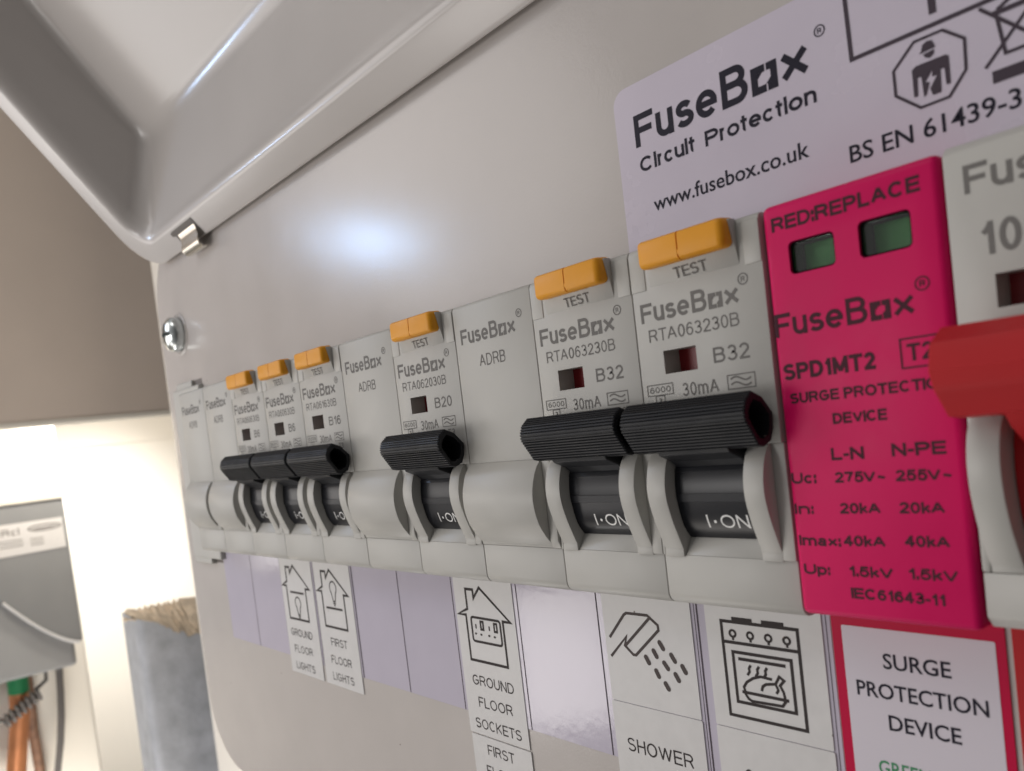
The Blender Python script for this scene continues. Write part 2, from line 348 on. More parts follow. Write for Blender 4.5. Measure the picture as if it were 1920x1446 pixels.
    def rect(s, x0, x1, z0, z1, w): s.stroke([(x0, z0), (x1, z0), (x1, z1), (x0, z1)], w, True)
    def logo(s, x0, x1, z0, z1, reg=None, bold=0.18):
        """the maker's name: letters, a rounded square split by two cuts in place of the o, and x"""
        W = x1-x0; h = z1-z0; xh = h*0.74
        s.text('Fuse', x0, x0+W*0.52, z0, z0+h, bold)
        s.text('B', x0+W*0.545, x0+W*0.69, z0, z0+h*1.08, bold*0.95)
        a = x0+W*0.71; b = x0+W*0.845; t = (b-a)*0.21; c = xh
        g = (b-a)*0.09
        # two hooked halves of a square ring with slanting cuts between them
        wd = b-a; y0 = z0+t*0.55; y1 = z0+c-t*0.55
        s.stroke([(a+wd*0.56, y0), (a+t*0.6, y0), (a+t*0.6, y1), (a+wd*0.54, y1)], t*1.2)
        s.stroke([(a+wd*0.60, y1), (b-t*0.6, y1), (b-t*0.6, y0), (a+wd*0.62, y0)], t*1.2)
        s.fill([(a+t*1.2, y1-t*0.6), (a+t*2.1, y1-t*0.6), (a+t*1.2, y1-t*1.5)])
        s.fill([(b-t*1.2, y0+t*0.6), (b-t*1.2, y0+t*1.5), (b-t*2.1, y0+t*0.6)])
        s.text('x', x0+W*0.86, x1, z0, z0+h*1.0, bold)
        if reg:
            rx, rz, rr = reg; s.ring((rx, rz), rr, rr*0.22); s.text('R', rx-rr*0.42, rx+rr*0.42, rz-rr*0.5, rz+rr*0.5, 0.2)
    def mesh(s, name, m): return MB.mesh(s, name, m, normals=False)

def arc(pts, n=14):
    """smooth curve through (d, z) points (Catmull-Rom)"""
    P = [pts[0]]+list(pts)+[pts[-1]]; out = []
    for i in range(1, len(P)-2):
        for k in range(n):
            t = k/n; a, b, c, d = P[i-1], P[i], P[i+1], P[i+2]
            out.append(tuple(0.5*((2*b[q])+(-a[q]+c[q])*t+(2*a[q]-5*b[q]+4*c[q]-d[q])*t*t+(-a[q]+3*b[q]-3*c[q]+d[q])*t**3) for q in (0, 1)))
    out.append(tuple(pts[-1])); return out
def rrect(x0, x1, z0, z1, r, n=6, rs=None):
    rs = rs or [r]*4; c = [(x1-rs[0], z1-rs[0], 0, rs[0]), (x0+rs[1], z1-rs[1], 90, rs[1]), (x0+rs[2], z0+rs[2], 180, rs[2]), (x1-rs[3], z0+rs[3], 270, rs[3])]
    return [(cx+q*math.cos(math.radians(a+90*i/n)), cz+q*math.sin(math.radians(a+90*i/n))) for cx, cz, a, q in c for i in range(n+1)]

ZT, ZB = 12.65, -31.06          # top and bottom of every module front
DP = -7.45                      # depth of the unit's front panel behind the module fronts
CHEEK = arc([(0.0, -11.9), (1.0, -13.3), (1.65, -15.6), (1.62, -17.8), (0.95, -20.3), (0.1, -22.5), (-0.52, -23.95)], 6)
BULGE = arc([(0.02, -11.85), (1.25, -13.4), (2.15, -15.9), (2.3, -18.2), (1.75, -20.8), (0.6, -22.9), (-0.35, -24.05)], 6)
def lower_prof():
    r = 1.5; p = [(-20, -24.78), (-0.77, -24.78)]
    p += [(-0.77-r+r*math.cos(math.radians(a)), ZB+r-r*math.sin(math.radians(a))) for a in range(0, 91, 15)]
    return p+[(-20, ZB)]
def upper_prof():
    r = 0.7
    return [(-20, -11.88), (0, -11.88)]+[(-r+r*math.cos(math.radians(a)), ZT-r+r*math.sin(math.radians(a))) for a in range(0, 91, 15)]+[(-20, ZT)]

# ------------------------------------------------------------------ modules
G = 0.06
def blank_meshes():
    b = MB()
    b.prism(upper_prof(), G, 18-G); b.prism(lower_prof(), G, 18-G)
    b.prism([(-20, -24.76), (-0.55, -24.76), (-0.05, -23.6), (-0.05, -11.9), (-20, -11.9)], 16.3, 18-G)
    b.prism([(-20, -24.76), (-0.66, -24.76), (-0.55, -24.2)]+BULGE[::-1]+[(-20, -11.9)], G, 16.28)
    body = b.mesh('blank_body', M['plastic'], smooth=30, bevel=0.14, seg=2)
    t = Ink(0.02); t.logo(1.5, 14.3, 6.55, 8.85, (15.3, 9.1, 0.55)); t.text('ADRB', 5.4, 11.4, 2.75, 4.55, 0.12)
    return body, t.mesh('blank_print', M['print'])
def ribbed(prof, pitch=0.42, depth=0.17):
    """turn the polyline into a saw-tooth of ridges"""
    out = [prof[0]]
    for a, b in zip(prof, prof[1:]):
        L = math.hypot(b[0]-a[0], b[1]-a[1]); n = max(1, round(L/pitch)); nx, nz = (b[1]-a[1])/L, -(b[0]-a[0])/L
        for i in range(n):
            for tt, k in ((0.12, 0), (0.62, 0), (0.72, 1), (0.98, 1)):
                t = (i+tt)/n; q = depth*k; out.append((a[0]+(b[0]-a[0])*t+nx*q, a[1]+(b[1]-a[1])*t+nz*q))
    out.append(prof[-1]); return out
def handle_mesh(front, rear, x0, x1, m, pitch=0.43, depth=0.21, hollow=True, inset=0.72):
    # the front run goes from the top ridge over the nose to the bottom edge; the ridges cut inwards
    c = (sum(p[0] for p in front+rear)/len(front+rear), sum(p[1] for p in front+rear)/len(front+rear))
    rb = ribbed(front, pitch, -abs(depth))
    test = [(p[0]-c[0])**2+(p[1]-c[1])**2 for p in ribbed(front, pitch, abs(depth))]
    alt = ribbed(front, pitch, abs(depth)); d2 = sum((p[0]-c[0])**2+(p[1]-c[1])**2 for p in rb)
    if d2 > sum(test): rb = alt
    prof = rb+rear
    a = sum(p[0]*q[1]-q[0]*p[1] for p, q in zip(prof, prof[1:]+prof[:1]))
    if a < 0: prof = prof[::-1]
    ins = [(c[0]+(p[0]-c[0])*inset, c[1]+(p[1]-c[1])*inset) for p in prof]
    b = MB(); P = lambda pr, x: [(x, -d, z) for d, z in pr]
    ch = [(c[0]+(p[0]-c[0])*0.965, c[1]+(p[1]-c[1])*0.965) for p in prof]
    L = [P(ch, x0), P(prof, x0+0.12), P(prof, x1-0.12), P(ch, x1)]
    if hollow: L += [P(ins, x1), P(ins, x1-5.5)]
    b.loops(L, cap_first=True, cap_last=True)
    return b.mesh('handle', m, smooth=28)
HF = [(3.75, -5.95), (4.95, -6.9), (5.4, -8.0), (5.35, -8.9), (3.35, -11.75)]
HR = [(2.3, -12.0), (0.95, -11.5), (0.35, -10.3), (0.2, -8.5), (1.9, -6.7)]
DRUM = arc([(-2.4, -11.9), (-0.75, -13.6), (-0.15, -15.9), (-0.28, -18.4), (-1.02, -21.2), (-2.3, -23.0)], 6)
def drum_d(z):
    for (d0, z0), (d1, z1) in zip(DRUM, DRUM[1:]):
        if z1 <= z <= z0: return d0+(d1-d0)*(z-z0)/(z1-z0)
    return DRUM[-1][0]
def breaker_meshes(code, rating):
    b = MB()
    b.prism(upper_prof(), G, 18-G)
    up = b.mesh('upper', M['plastic'], bevel=0.12, seg=2)
    c = MB(); c.box(3.79, 8.45, -2.76, 0, -3.0, 1.0); cut = c.mesh('cut', M['plastic'])
    up = boolean(up, cut)
    b = MB()
    b.prism(lower_prof(), G, 18-G)
    b.prism([(-20, -22.4), (-2.35, -22.4), (-0.80, -24.77), (-20, -24.77)], 3.22, 13.88)        # sloped sill of the toggle well
    for x0, x1 in ((0.42, 3.2), (13.9, 16.4)):
        b.prism([(-20, -24.9), (-0.50, -24.9), (-0.50, -24.2)]+CHEEK[::-1]+[(-20, -11.9)], x0, x1)
    b.prism([(-20, -24.76), (-0.5, -24.76), (-0.4, -11.9), (-20, -11.9)], G, 0.42)
    b.prism([(-20, -24.76), (-0.5, -24.76), (-0.4, -11.9), (-20, -11.9)], 16.4, 18-G)
    b.prism([(-20, -11.9), (-6, -11.9), (-6, -22.4), (-20, -22.4)], 3.22, 13.88)
    b.prism([(-0.05, 7.5), (1.15, 12.45), (1.0, 12.62), (-0.05, 12.62)], 2.95, 15.2)               # ramp under the test button
    b.prism([(-0.05, 7.42), (0.10, 7.5), (0.10, 12.0), (-0.05, 12.0)], 0.1, 2.3)
    b.prism([(-0.05, 7.42), (0.10, 7.5), (0.10, 12.0), (-0.05, 12.0)], 15.9, 17.9)
    lo = b.mesh('lower', M['plastic'], smooth=30, bevel=0.13, seg=2)
    bm = bmesh.new(); bm.from_mesh(up); bm.from_mesh(lo)
    body = bpy.data.meshes.new('breaker_body'); bm.to_mesh(body); bm.free(); body.materials.append(M['plastic'])
    for p in body.polygons: p.use_smooth = True
    body.set_sharp_from_angle(angle=math.radians(30))
    t = Ink(0.02)
    t.logo(1.05, 14.75, 3.65, 5.95, (15.4, 6.1, 0.58))
    t.text(code, 1.95, 14.45, 1.25, 2.75, 0.125)
    t.text(rating, 10.7, 15.3 if len(rating) == 3 else 13.7, -2.4, -0.66, 0.15)
    t.rect(0.85, 4.65, -5.15, -3.88, 0.13); t.text('6000', 1.2, 4.3, -4.87, -4.13, 0.16)
    t.rect(2.0, 3.3, -6.6, -5.25, 0.12); t.text('3', 2.4, 2.9, -6.3, -5.5, 0.16)
    t.text('30mA', 6.0, 11.0, -5.65, -4.1, 0.135)
    t.rect(12.2, 15.65, -5.55, -4.0, 0.14)
    for zc in (-4.45, -5.05): t.stroke([(12.6+2.6*i/12, zc+0.22*math.sin(2*math.pi*i/12)) for i in range(13)], 0.2)
    t.text('T3', 13.4, 15.2, -7.1, -6.0)
    t.text('TEST', 6.75, 11.25, 7.95, 9.2, 0.14, depth=lambda z: 0.03+(z-7.5)*1.15/4.95)   # on the ramp
    pr = t.mesh('breaker_print', M['print'])
    k = MB(); k.box(3.0, 9.3, -3.3, 0.5, -3.6, -2.9); flag = k.mesh('flag', M['red_flag'])
    return body, pr, flag
def button_mesh():
    prof = [(0.0, 9.72), (1.55, 9.6), (1.95, 9.68), (2.2, 9.9), (2.3, 10.25), (2.28, 12.3), (2.2, 12.6), (1.95, 12.8), (1.6, 12.88), (0.0, 12.95)]
    def ring(x, ins, dd): return [(x, -(d-(ins+dd if d > 1 else 0)), z+(ins*0.8 if z < 11 else -ins*0.8)) for d, z in prof]
    b = MB(); b.loops([ring(x, i_, d_) for x, i_, d_ in ((3.3, 0.5, 0), (3.35, 0.25, 0), (3.5, 0.08, 0), (3.75, 0, 0), (8.98, 0, 0), (9.0, 0.0, 0.22), (9.14, 0.0, 0.22), (9.16, 0, 0), (14.1, 0, 0), (14.5, 0.06, 0), (14.8, 0.25, 0), (15.0, 0.6, 0))], cap_first=True, cap_last=True)
    m1 = b.mesh('button', M['orange'])
    b = MB(); b.prism([(1.2, 10.2), (2.27, 10.2), (2.27, 10.75), (1.2, 10.75)], 8.97, 9.23); m2 = b.mesh('button', M['orange'], bevel=0.04)
    bm = bmesh.new()
    for m in (m1, m2): bm.from_mesh(m)
    me = bpy.data.meshes.new('button'); bm.to_mesh(me); bm.free(); me.materials.append(M['orange'])
    for p in me.polygons: p.use_smooth = True
    me.set_sharp_from_angle(angle=math.radians(32)); return me
def drum_mesh():
    b = MB(); b.prism(DRUM+[(-6, -23.0), (-6, -11.9)], 3.26, 13.84)
    for z, hh in ((-14.2, 0.5), (-17.75, 0.55)):               # raised ledge and rib
        b.prism([(drum_d(z)-0.6, z+hh), (drum_d(z+hh)+0.16, z+hh), (drum_d(z-hh)+0.2, z-hh*0.7), (drum_d(z)-0.6, z-hh)], 3.4, 13.8)
    return b.mesh('drum', M['drum'], smooth=30)
def stem_mesh():
    b = MB(); b.prism([(0.9, -11.3), (3.05, -11.7), (2.75, -12.3), (0.7, -13.2), (-0.2, -14.0), (-2.2, -14.0), (-2.2, -11.6)], 3.7, 13.4)
    return b.mesh('stem', M['black'], bevel=0.12)
def on_mesh():
    t = Ink(0)
    t.text('I', 6.9, 7.12, -21.35, -19.75, 0.14, depth=drum_d); t.text('ON', 8.75, 12.5, -21.35, -19.75, 0.13, depth=drum_d)
    n = len(t.v); c = (8.0, -20.6)
    t.v += [(c[0]+0.2*math.cos(a), -(drum_d(c[1]+0.2*math.sin(a))+0.03), c[1]+0.2*math.sin(a)) for a in [2*math.pi*i/10 for i in range(10)]]; t.f.append(tuple(range(n, n+10)))
    return t.mesh('on_print', M['white_print'])
BUT, DRM, STM, ONP = button_mesh(), drum_mesh(), stem_mesh(), on_mesh()
HND = handle_mesh(HF, HR, 0.5, 17.45, M['black'])
BLB, BLT = blank_meshes()

def add_blank(i, label):
    t = thing('blank_module', (18*i, 0, 0), label, 'blank module', 'blank filler modules in the row')
    part('body', BLB, t); part('lettering', BLT, t); return t
def add_breaker(i, code, rating, label):
    body, pr, flag = breaker_meshes(code, rating)
    t = thing('circuit_breaker', (18*i, 0, 0), label, 'circuit breaker', 'circuit breakers in the row')
    part('body', body, t); part('lettering', pr, t); part('trip_flag', flag, t); part('test_button', BUT, t)
    d = part('toggle_drum', DRM, t); part('lettering', ONP, d); h = part('toggle_handle', HND, t); part('stem', STM, h)
    return t
add_blank(0, 'blank grey filler module at the far left end of the row')
add_blank(1, 'blank grey filler module against the left side of the first breaker')
add_breaker(2, 'RTA060630B', 'B6', 'grey breaker rated B6, beside a blank module, first with an orange button')
add_breaker(3, 'RTA060630B', 'B6', 'grey breaker rated B6, between another B6 breaker and the B16 breaker')
add_breaker(4, 'RTA061630B', 'B16', 'grey breaker rated B16 with black toggle and orange test button')
add_blank(5, 'blank grey filler module between the B16 breaker and the B20 breaker')
add_breaker(6, 'RTA062030B', 'B20', 'grey breaker rated B20 standing between two blank modules')
add_blank(7, 'blank grey filler module between the B20 breaker and a B32 breaker')
add_breaker(8, 'RTA063230B', 'B32', 'grey breaker rated B32 beside a blank module')
add_breaker(9, 'RTA063230B', 'B32', 'grey breaker rated B32 touching the pink surge protector')

# pink surge protector
t = thing('surge_protector', (180, 0, 0), 'pink surge protection device with two green windows and dark lettering', 'surge protector')
b = MB(); b.box(0.3, 17.85, -30.3, 12.8, -20, 0.05); me = b.mesh('spd', M['pink'], bevel=0.75, seg=4)
c = MB()
WIN = [(3.0, 7.85, 5.25, 8.6), (10.25, 15.15, 5.2, 8.7)]
for x0, x1, z0, z1 in WIN: c.plate(rrect(x0, x1, z0, z1, 0.55), -3.4, 1)
me = boolean(me, c.mesh('c', M['pink']))
for p in me.polygons: p.use_smooth = True
me.set_sharp_from_angle(angle=math.radians(30)); part('body', me, t)
for x0, x1, z0, z1 in WIN:
    k = MB(); r0 = rrect(x0+.02, x1-.02, z0+.02, z1-.02, 0.5); r1 = rrect(x0+.22, x1-.22, z0+.2, z1-.2, 0.4)
    P = lambda r, d: [(x, -d, z) for x, z in r]
    k.loops([P(r0, -0.35), P(r1, -0.22), P(r1, -3.35)], cap_last=False); k.loops([P(r1, -3.35), P(r1, -3.38)])
    o = part('indicator_window', k.mesh('window', M['hole']), t)
    g = MB(); g.box(x0+0.3, x1-0.25, z0+0.25, z1-0.25, -3.3, -2.5); part('green_flag', g.mesh('flag', M['green'], bevel=0.15), o)
    g = MB(); g.box(x0+0.25, x1-0.25, z0+0.22, z1-0.22, -0.65, -0.5); part('pane', g.mesh('pane', M['pane']), o)
k = Ink(0.07); B = 0.215
k.text('RED:REPLACE', 1.4, 16.2, 9.95, 11.4, B)
k.logo(0.6, 14.8, -0.85, 1.55, (15.6, 1.75, 0.6), 0.175)
k.text('SPD1MT2', 1.05, 10.7, -5.4, -3.7, 0.225); k.rect(13.15, 16.6, -5.7, -3.0, 0.16); k.text('T2', 13.7, 16.0, -5.1, -3.5, 0.18)
k.text('SURGE PROTECTION', 1.5, 17.3, -7.9, -6.8, 0.215); k.text('DEVICE', 5.9, 11.3, -10.35, -9.25, 0.215)
k.text('L-N', 5.35, 8.7, -14.0, -12.75, 0.225); k.text('N-PE', 11.4, 16.3, -13.9, -12.65, 0.225)
k.text('Uc:', 0.7, 3.45, -16.3, -15.15, B); k.text('275V~', 5.5, 10.6, -16.3, -15.2, B); k.text('255V~', 11.55, 16.6, -16.3, -15.2, B)
k.text('In:', 0.7, 2.85, -19.5, -18.4, B); k.text('20kA', 5.7, 9.8, -19.45, -18.35, B); k.text('20kA', 11.6, 15.7, -19.4, -18.3, B)
k.text('Imax:', 0.9, 5.4, -22.85, -21.75, B); k.text('40kA', 5.75, 9.95, -22.75, -21.65, B); k.text('40kA', 11.8, 15.85, -22.6, -21.5, B)
k.text('Up:', 1.1, 3.95, -25.9, -24.8, B); k.text('1.5kV', 5.95, 10.4, -25.85, -24.75, B); k.text('1.5kV', 11.8, 16.3, -25.75, -24.65, B)
k.text('IEC61643-11', 6.0, 14.95, -28.1, -27.0, B)
part('lettering', k.mesh('spd_print', M['pink_print']), t)

# main switch with the red handle
t = thing('main_switch', (198, 0, 0), 'grey main switch with a wide red handle at the right end', 'main switch')
b = MB(); b.prism([(-20, -10.2), (0, -10.2), (0, 12.3), (-0.7, 13.0), (-20, 13.0)], 0.15, 35.9); me = b.mesh('u', M['plastic'], bevel=0.2)
c = MB(); c.box(3.5, 9.5, -1.6, 1.3, -3, 1); me = boolean(me, c.mesh('c', M['plastic']))
b = MB(); b.prism([(-20, -24.78), (-0.4, -24.78), (-0.4, -28.9), (-1.4, -30.0), (-20, -30.0)], 0.15, 35.9)
MC = arc([(0.0, -9.8), (1.9, -11.6), (2.7, -14.2), (2.6, -17.0), (1.8, -20.0), (0.6, -22.6), (-0.3, -24.2)], 6)
for x0, x1 in ((0.9, 3.6), (31.5, 34.5)): b.prism([(-20, -24.76), (-0.33, -24.76), (-0.33, -24.5)]+MC[::-1]+[(-20, -9.8)], x0, x1)
b.prism([(-20, -24.76), (-0.3, -24.76), (-0.05, -10.22), (-20, -10.22)], 0.15, 0.9); b.prism([(-20, -24.76), (-0.3, -24.76), (-0.05, -10.22), (-20, -10.22)], 34.5, 35.9)
lo = b.mesh('l', M['plastic'], bevel=0.2, seg=2)
bm = bmesh.new(); bm.from_mesh(me); bm.from_mesh(lo); body = bpy.data.meshes.new('switch_body'); bm.to_mesh(body); bm.free(); body.materials.append(M['plastic'])
for p in body.polygons: p.use_smooth = True
body.set_sharp_from_angle(angle=math.radians(30)); part('body', body, t)
k = Ink(0.02); k.logo(1.75, 16.5, 8.5, 10.95, (17.4, 11.1, 0.6)); k.text('100A', 2.65, 10.2, 3.0, 5.8, 0.16); part('lettering', k.mesh('switch_print', M['print']), t)
k = MB(); k.box(3.0, 10, -2.2, 2.0, -3.6, -2.9); part('trip_flag', k.mesh('flag', M['red_flag']), t)
MF = [(5.4, -2.75), (7.6, -4.0), (8.25, -6.3), (7.6, -7.9), (5.4, -10.3)]
MR = [(3.4, -10.6), (1.3, -9.6), (0.8, -5.6), (2.6, -3.2)]
h = part('red_handle', handle_mesh(MF, MR, 0.95, 34.8, M['red'], 3.0, 0.0, hollow=False), t)
b = MB(); b.prism(arc([(-3, -9.9), (-0.6, -12), (0.1, -16), (-0.9, -21), (-3, -23.5)], 6)+[(-8, -23.5), (-8, -9.9)], 3.7, 31.4)
b.prism([(3.0, -9.8), (5.0, -10.2), (3.8, -11.5), (0.2, -13.8), (-2, -13.8), (-2, -9.8)], 5.0, 30); part('red_drum', b.mesh('drum', M['red'], smooth=30), t)

# ------------------------------------------------------------------ the consumer unit: panel, lid, stickers
cu = thing('consumer_unit', (110, 107.0, -99), 'grey metal consumer unit with its lid flipped up', 'consumer unit')
base = Vector(cu.location)/S
def cpart(name, mb_mesh, parent=None, label=None):
    o = part(name, mb_mesh, parent or cu, label)
    o.location = (0, 0, 0) if parent else tuple(-base*S)
    return o
XL, XR, ZLO, ZHI = -29.6, 272.0, -99.0, 60.0
L = []; r = 1.3
for a in range(0, 91, 15):
    q = r*(1-math.sin(math.radians(90-a))) if False else r*(1-math.cos(math.radians(90-a)))
    ins = r*(1-math.cos(math.radians(a))); dd = DP-r+r*math.sin(math.radians(a))
    L.append([(x, -dd, z) for x, z in rrect(XL+ins, XR-ins, ZLO+ins, ZHI-ins, 20-ins, 10)])
L = [[(x, 20, z) for x, y, z in L[0]]]+L
b = MB(); b.loops(L, cap_last=True); cpart('front_panel', b.mesh('panel', M['panel'], smooth=40))
b = MB(); b.box(XL+2, XR-2, ZLO+2, ZHI, -106.5, -18); cpart('enclosure', b.mesh('enclosure', M['enclosure'], bevel=3, seg=3))
b = MB(); b.box(-21.5, -0.05, -34.6, 15.2, DP-1, -5.9); b.box(-19, -6.2, 15.0, 17.0, DP-1, -6.4); b.box(-21.0, -7.6, -36.2, -34.4, DP-1, -6.0)
fr = cpart('aperture_frame', b.mesh('frame', M['plastic'], bevel=0.4, seg=2))
for q in ((-6.0, -0.6, 14.4, 16.9), (-7.4, -2.6, -35.8, -33)):
    b = MB(); b.box(*q, DP-1, DP+0.05); cpart('slot', b.mesh('slot', M['slot_shade']), fr)  # dark block instead of a cut-out; its colour is the slot's shade
# screw
c = (-13.4, 31.2)
b = MB(); b.lathe([(6.4, DP-0.3), (6.3, DP+0.12), (5.6, DP+0.25), (5.5, DP-0.2)], c); dimple = b.mesh('dimple', M['panel'], smooth=35)
b = MB(); seg = 32
b.loops([[(c[0]+r*math.cos(2*math.pi*i/seg), -d, c[1]+r*math.sin(2*math.pi*i/seg)) for i in range(seg)] for r, d in [(5.0, DP-0.5), (5.0, DP+2.0), (4.85, DP+2.6), (4.3, DP+3.3), (3.2, DP+4.0), (1.8, DP+4.35), (0.6, DP+4.45)]], cap_first=True, cap_last=True)
sm = b.mesh('screw', M['steel'])
for x, z in ((3.2, 0.55), (0.55, 3.2)):
    k = MB(); k.box(c[0]-x, c[0]+x, c[1]-z, c[1]+z, DP+2.6+(0.1 if x > z else 0), DP+7); sm = boolean(sm, k.mesh('k', M['steel']))
for p in sm.polygons: p.use_smooth = True
sm.set_sharp_from_angle(angle=math.radians(35))
so = cpart('screw', sm); cpart('screw_dimple', dimple, so)

# lid: a pressed tray hinged on the top edge, its inside towards us
LU = Vector((0, -0.617, 0.787)); LN = Vector((0, 0.787, 0.617)); LK = 0.9847
LP = Vector((0, -82.183+LK*(-0.63+82.183), -6.48+LK*(62.65+6.48)))
def lp(X, a, bq): return LP+Vector((X, 0, 0))+LU*a+LN*bq
def ll(x0, x1, a0, a1, r, bq, n=8): return [tuple(lp(x, a, bq)) for x, a in rrect(x0, x1, a0, a1, r, n)]
X0, X1, A0, A1 = -26.0, 270.0, -12.5, 120.0
loops = [ll(X0+1.6, X1-1.6, A0+1.6, A1-1.6, 13, 5.0)]
for a in range(0, 181, 20):
    q = 0.45*(1-math.sin(math.radians(a))); bq = 0.45*math.cos(math.radians(a))+0.45
    loops.append(ll(X0+q, X1-q, A0+q, A1-q, 14-q, bq))
def fl(i0, j0, bq): return ll(X0+i0, X1-i0, A0+j0, A1-j0, max(14-i0*0.55, 3.0), bq)
loops += [fl(0.9, 0.9, 0.0), fl(1.0, 1.0, 0.0), fl(7.4, 5.9, 0.0), fl(7.9, 6.4, 0.05), fl(8.6, 7.0, 0.4), fl(9.3, 7.7, 1.1), fl(9.9, 8.3, 2.0),
          fl(11.2, 9.6, 4.2), fl(15.6, 25.6, 17.8), fl(16.4, 27.3, 19.0), fl(17.4, 28.9, 19.7), fl(18.8, 30.6, 20.0)]
b = MB(); b.loops(loops, cap_first=False, cap_last=True)
lid = cpart('lid', b.mesh('lid', M['lid'], smooth=60))
b = MB()                                            # hinge: flat dark plate painting the pocket's shade, and sprung clip on the lid's lower edge
pk = [lp(x, a, -0.12) for x, a in ((5.5, -12.2), (20.0, -12.2), (19.4, -7.0), (5.2, -7.0), (3.4, -7.3), (3.6, -8.3), (5.4, -8.6))]
b.poly([tuple(p) for p in pk]); b.poly([tuple(lp(x, a, 0.3)) for x, a in ((5.5, -12.2), (20.0, -12.2), (19.4, -7.0), (5.2, -7.0))][::-1])
hp = cpart('hinge_pocket_shade', b.mesh('pocket', M['pocket_shade_metal'], normals=False), lid)
b = MB(); prof = [(-8.6, -0.2), (-9.8, -0.45), (-10.8, -1.1), (-11.8, -2.1), (-12.9, -2.6), (-14.2, -2.3), (-14.9, -1.2)]
b.loops([[tuple(lp(x, a, q)) for a, q in prof]+[tuple(lp(x, a+0.1, q+0.4)) for a, q in prof[::-1]] for x in (7.0, 18.6)], cap_first=True, cap_last=True)
cpart('hinge_clip', b.mesh('clip', M['chrome'], smooth=40), lid)

# stickers on the panel
def sheet(name, outline, m, d0, d1, label=None):
    b = MB(); b.plate(outline, d0, d1); return cpart(name, b.mesh(name, m), None, label)
def ink_on(o, k, m, name='lettering'): return cpart(name, k.mesh(name, m), o)
st = sheet('maker_sticker', rrect(156.2, 262, 2, 34.9, 2.0), M['sticker'], DP-0.05, DP+0.1, 'white maker sticker with bold black lettering above the breakers')
k = Ink(DP+0.12)
k.logo(159.2, 183.2, 26.9, 30.95, (184.6, 30.6, 0.55), 0.19)
k.text('Circuit', 159.5, 168.0, 23.65, 25.5, 0.2); k.text('Protection', 169.5, 183.6, 23.6, 25.4, 0.2)
k.font_text('www.fusebox.co.uk', 161.0, 182.2, 18.3, 19.5, 0.011, ref='x')
k.font_text('BS EN 61439-3', 186.5, 202.2, 16.15, 17.9, 0.012)
ink_on(st, k, M['ink'])
k = Ink(DP+0.15)
k.stroke([(187.5, 34.2), (187.65, 26.3), (222, 26.3), (222, 34.2)], 0.42); k.fill([(195.15, 34), (195.3, 27.3), (195.95, 27.3), (195.95, 34)])
k.text('L', 199.5, 201.6, 28.4, 31.5, 0.2) 
oc = [(191.6, 23.5), (193.7, 25.45), (196.3, 25.45), (198.1, 23.9), (198.0, 21.1), (196.4, 19.2), (193.8, 19.15), (191.6, 21.1)]
k.stroke(oc, 0.26, True)
# reader of the handbook: head with visor, jacket
k.fill([(194.3, 24.3), (194.45, 24.85), (194.9, 25.05), (195.3, 24.95), (195.5, 24.45), (195.55, 24.2), (194.1, 24.1)])
k.fill([(194.45, 23.95), (195.45, 24.05), (195.4, 23.65), (195.0, 23.4), (194.6, 23.6)])
k.fill([(193.3, 22.9), (193.7, 23.15), (196.4, 23.15), (196.65, 22.9), (196.62, 20.4), (196.25, 20.4), (196.2, 22.0), (195.85, 22.0), (195.75, 19.9), (195.0, 19.9), (194.8, 20.6), (195.5, 21.6), (195.05, 21.62), (195.15, 22.25), (194.4, 21.35), (194.8, 21.2), (194.45, 20.2), (194.2, 20.0), (194.1, 22.0), (193.75, 22.0), (193.65, 20.3), (193.3, 20.3)])
# crossed-out wheeled bin
k.stroke([(200.8, 24.9), (201.3, 21.2), (203.4, 21.2), (203.9, 24.9)], 0.3); k.stroke([(200.5, 24.95), (204.1, 24.95)], 0.45); k.stroke([(200.9, 25.2), (202.3, 25.9), (203.8, 25.2)], 0.3)
k.stroke([(199.5, 25.9), (204.9, 20.5)], 0.3); k.stroke([(199.6, 20.5), (204.9, 25.9)], 0.3)
k.fill([(200.1, 18.9), (204.6, 18.9), (204.6, 20.0), (200.1, 20.0)])
ink_on(st, k, M['ink_brown'], 'symbols')

strip = sheet('label_strip', rrect(-2.0, 179.0, -57.2, -28, 0.3), M['strip'], DP-0.05, DP+0.08, 'pale lavender strip of blank label cells below the breakers')
k = Ink(DP+0.1)
for i in range(1, 10): k.stroke([(-1.3+18*i, -57.15), (-1.3+18*i, -28)], 0.24)
for x, z in ((52.0, -57.15), (70.1, -57.15), (108.2, -57.15), (178.15, -57.15), (159.9, -57.15)): k.stroke([(x+0.35, z), (x+0.35, -28)], 0.10)
ink_on(strip, k, M['ink_brown'], 'dividing_lines')

def card(x0, x1, z0, z1, label, lift=0.0, m='paper'):
    return sheet('circuit_label', rrect(x0, x1, z0, z1, 0.25), M[m], DP+0.05, DP+0.22+lift, label)
def house(k, x, z, wdt=0.62):
    """outline of a house, z = its floor line, x = its left wall"""
    k.stroke([(x, z), (x, z+8.1), (x-2.2, z+8.05), (x+0.6, z+9.2), (x+0.6, z+12.8), (x+2.7, z+12.8), (x+2.7, z+11.3), (x+4.6, z+13.3), (x+12.1, z+7.9), (x+10.1, z+7.9), (x+10.1, z)], wdt, True)
def bulb(k, cx, cz, s=1.0):
    pts = [(cx+1.75*s*math.cos(math.radians(a)), cz+1.75*s*math.sin(math.radians(a))) for a in range(-50, 231, 20)]
    k.stroke([(cx+0.55*s, cz-3.5*s)]+pts+[(cx-0.55*s, cz-3.5*s)], 0.34)
    for q in (3.6, 4.15): k.stroke([(cx-0.75*s, cz-q*s), (cx+0.75*s, cz-q*s)], 0.34)
    k.fill([(cx-0.5*s, cz-4.5*s), (cx+0.5*s, cz-4.5*s), (cx, cz-5.1*s)])
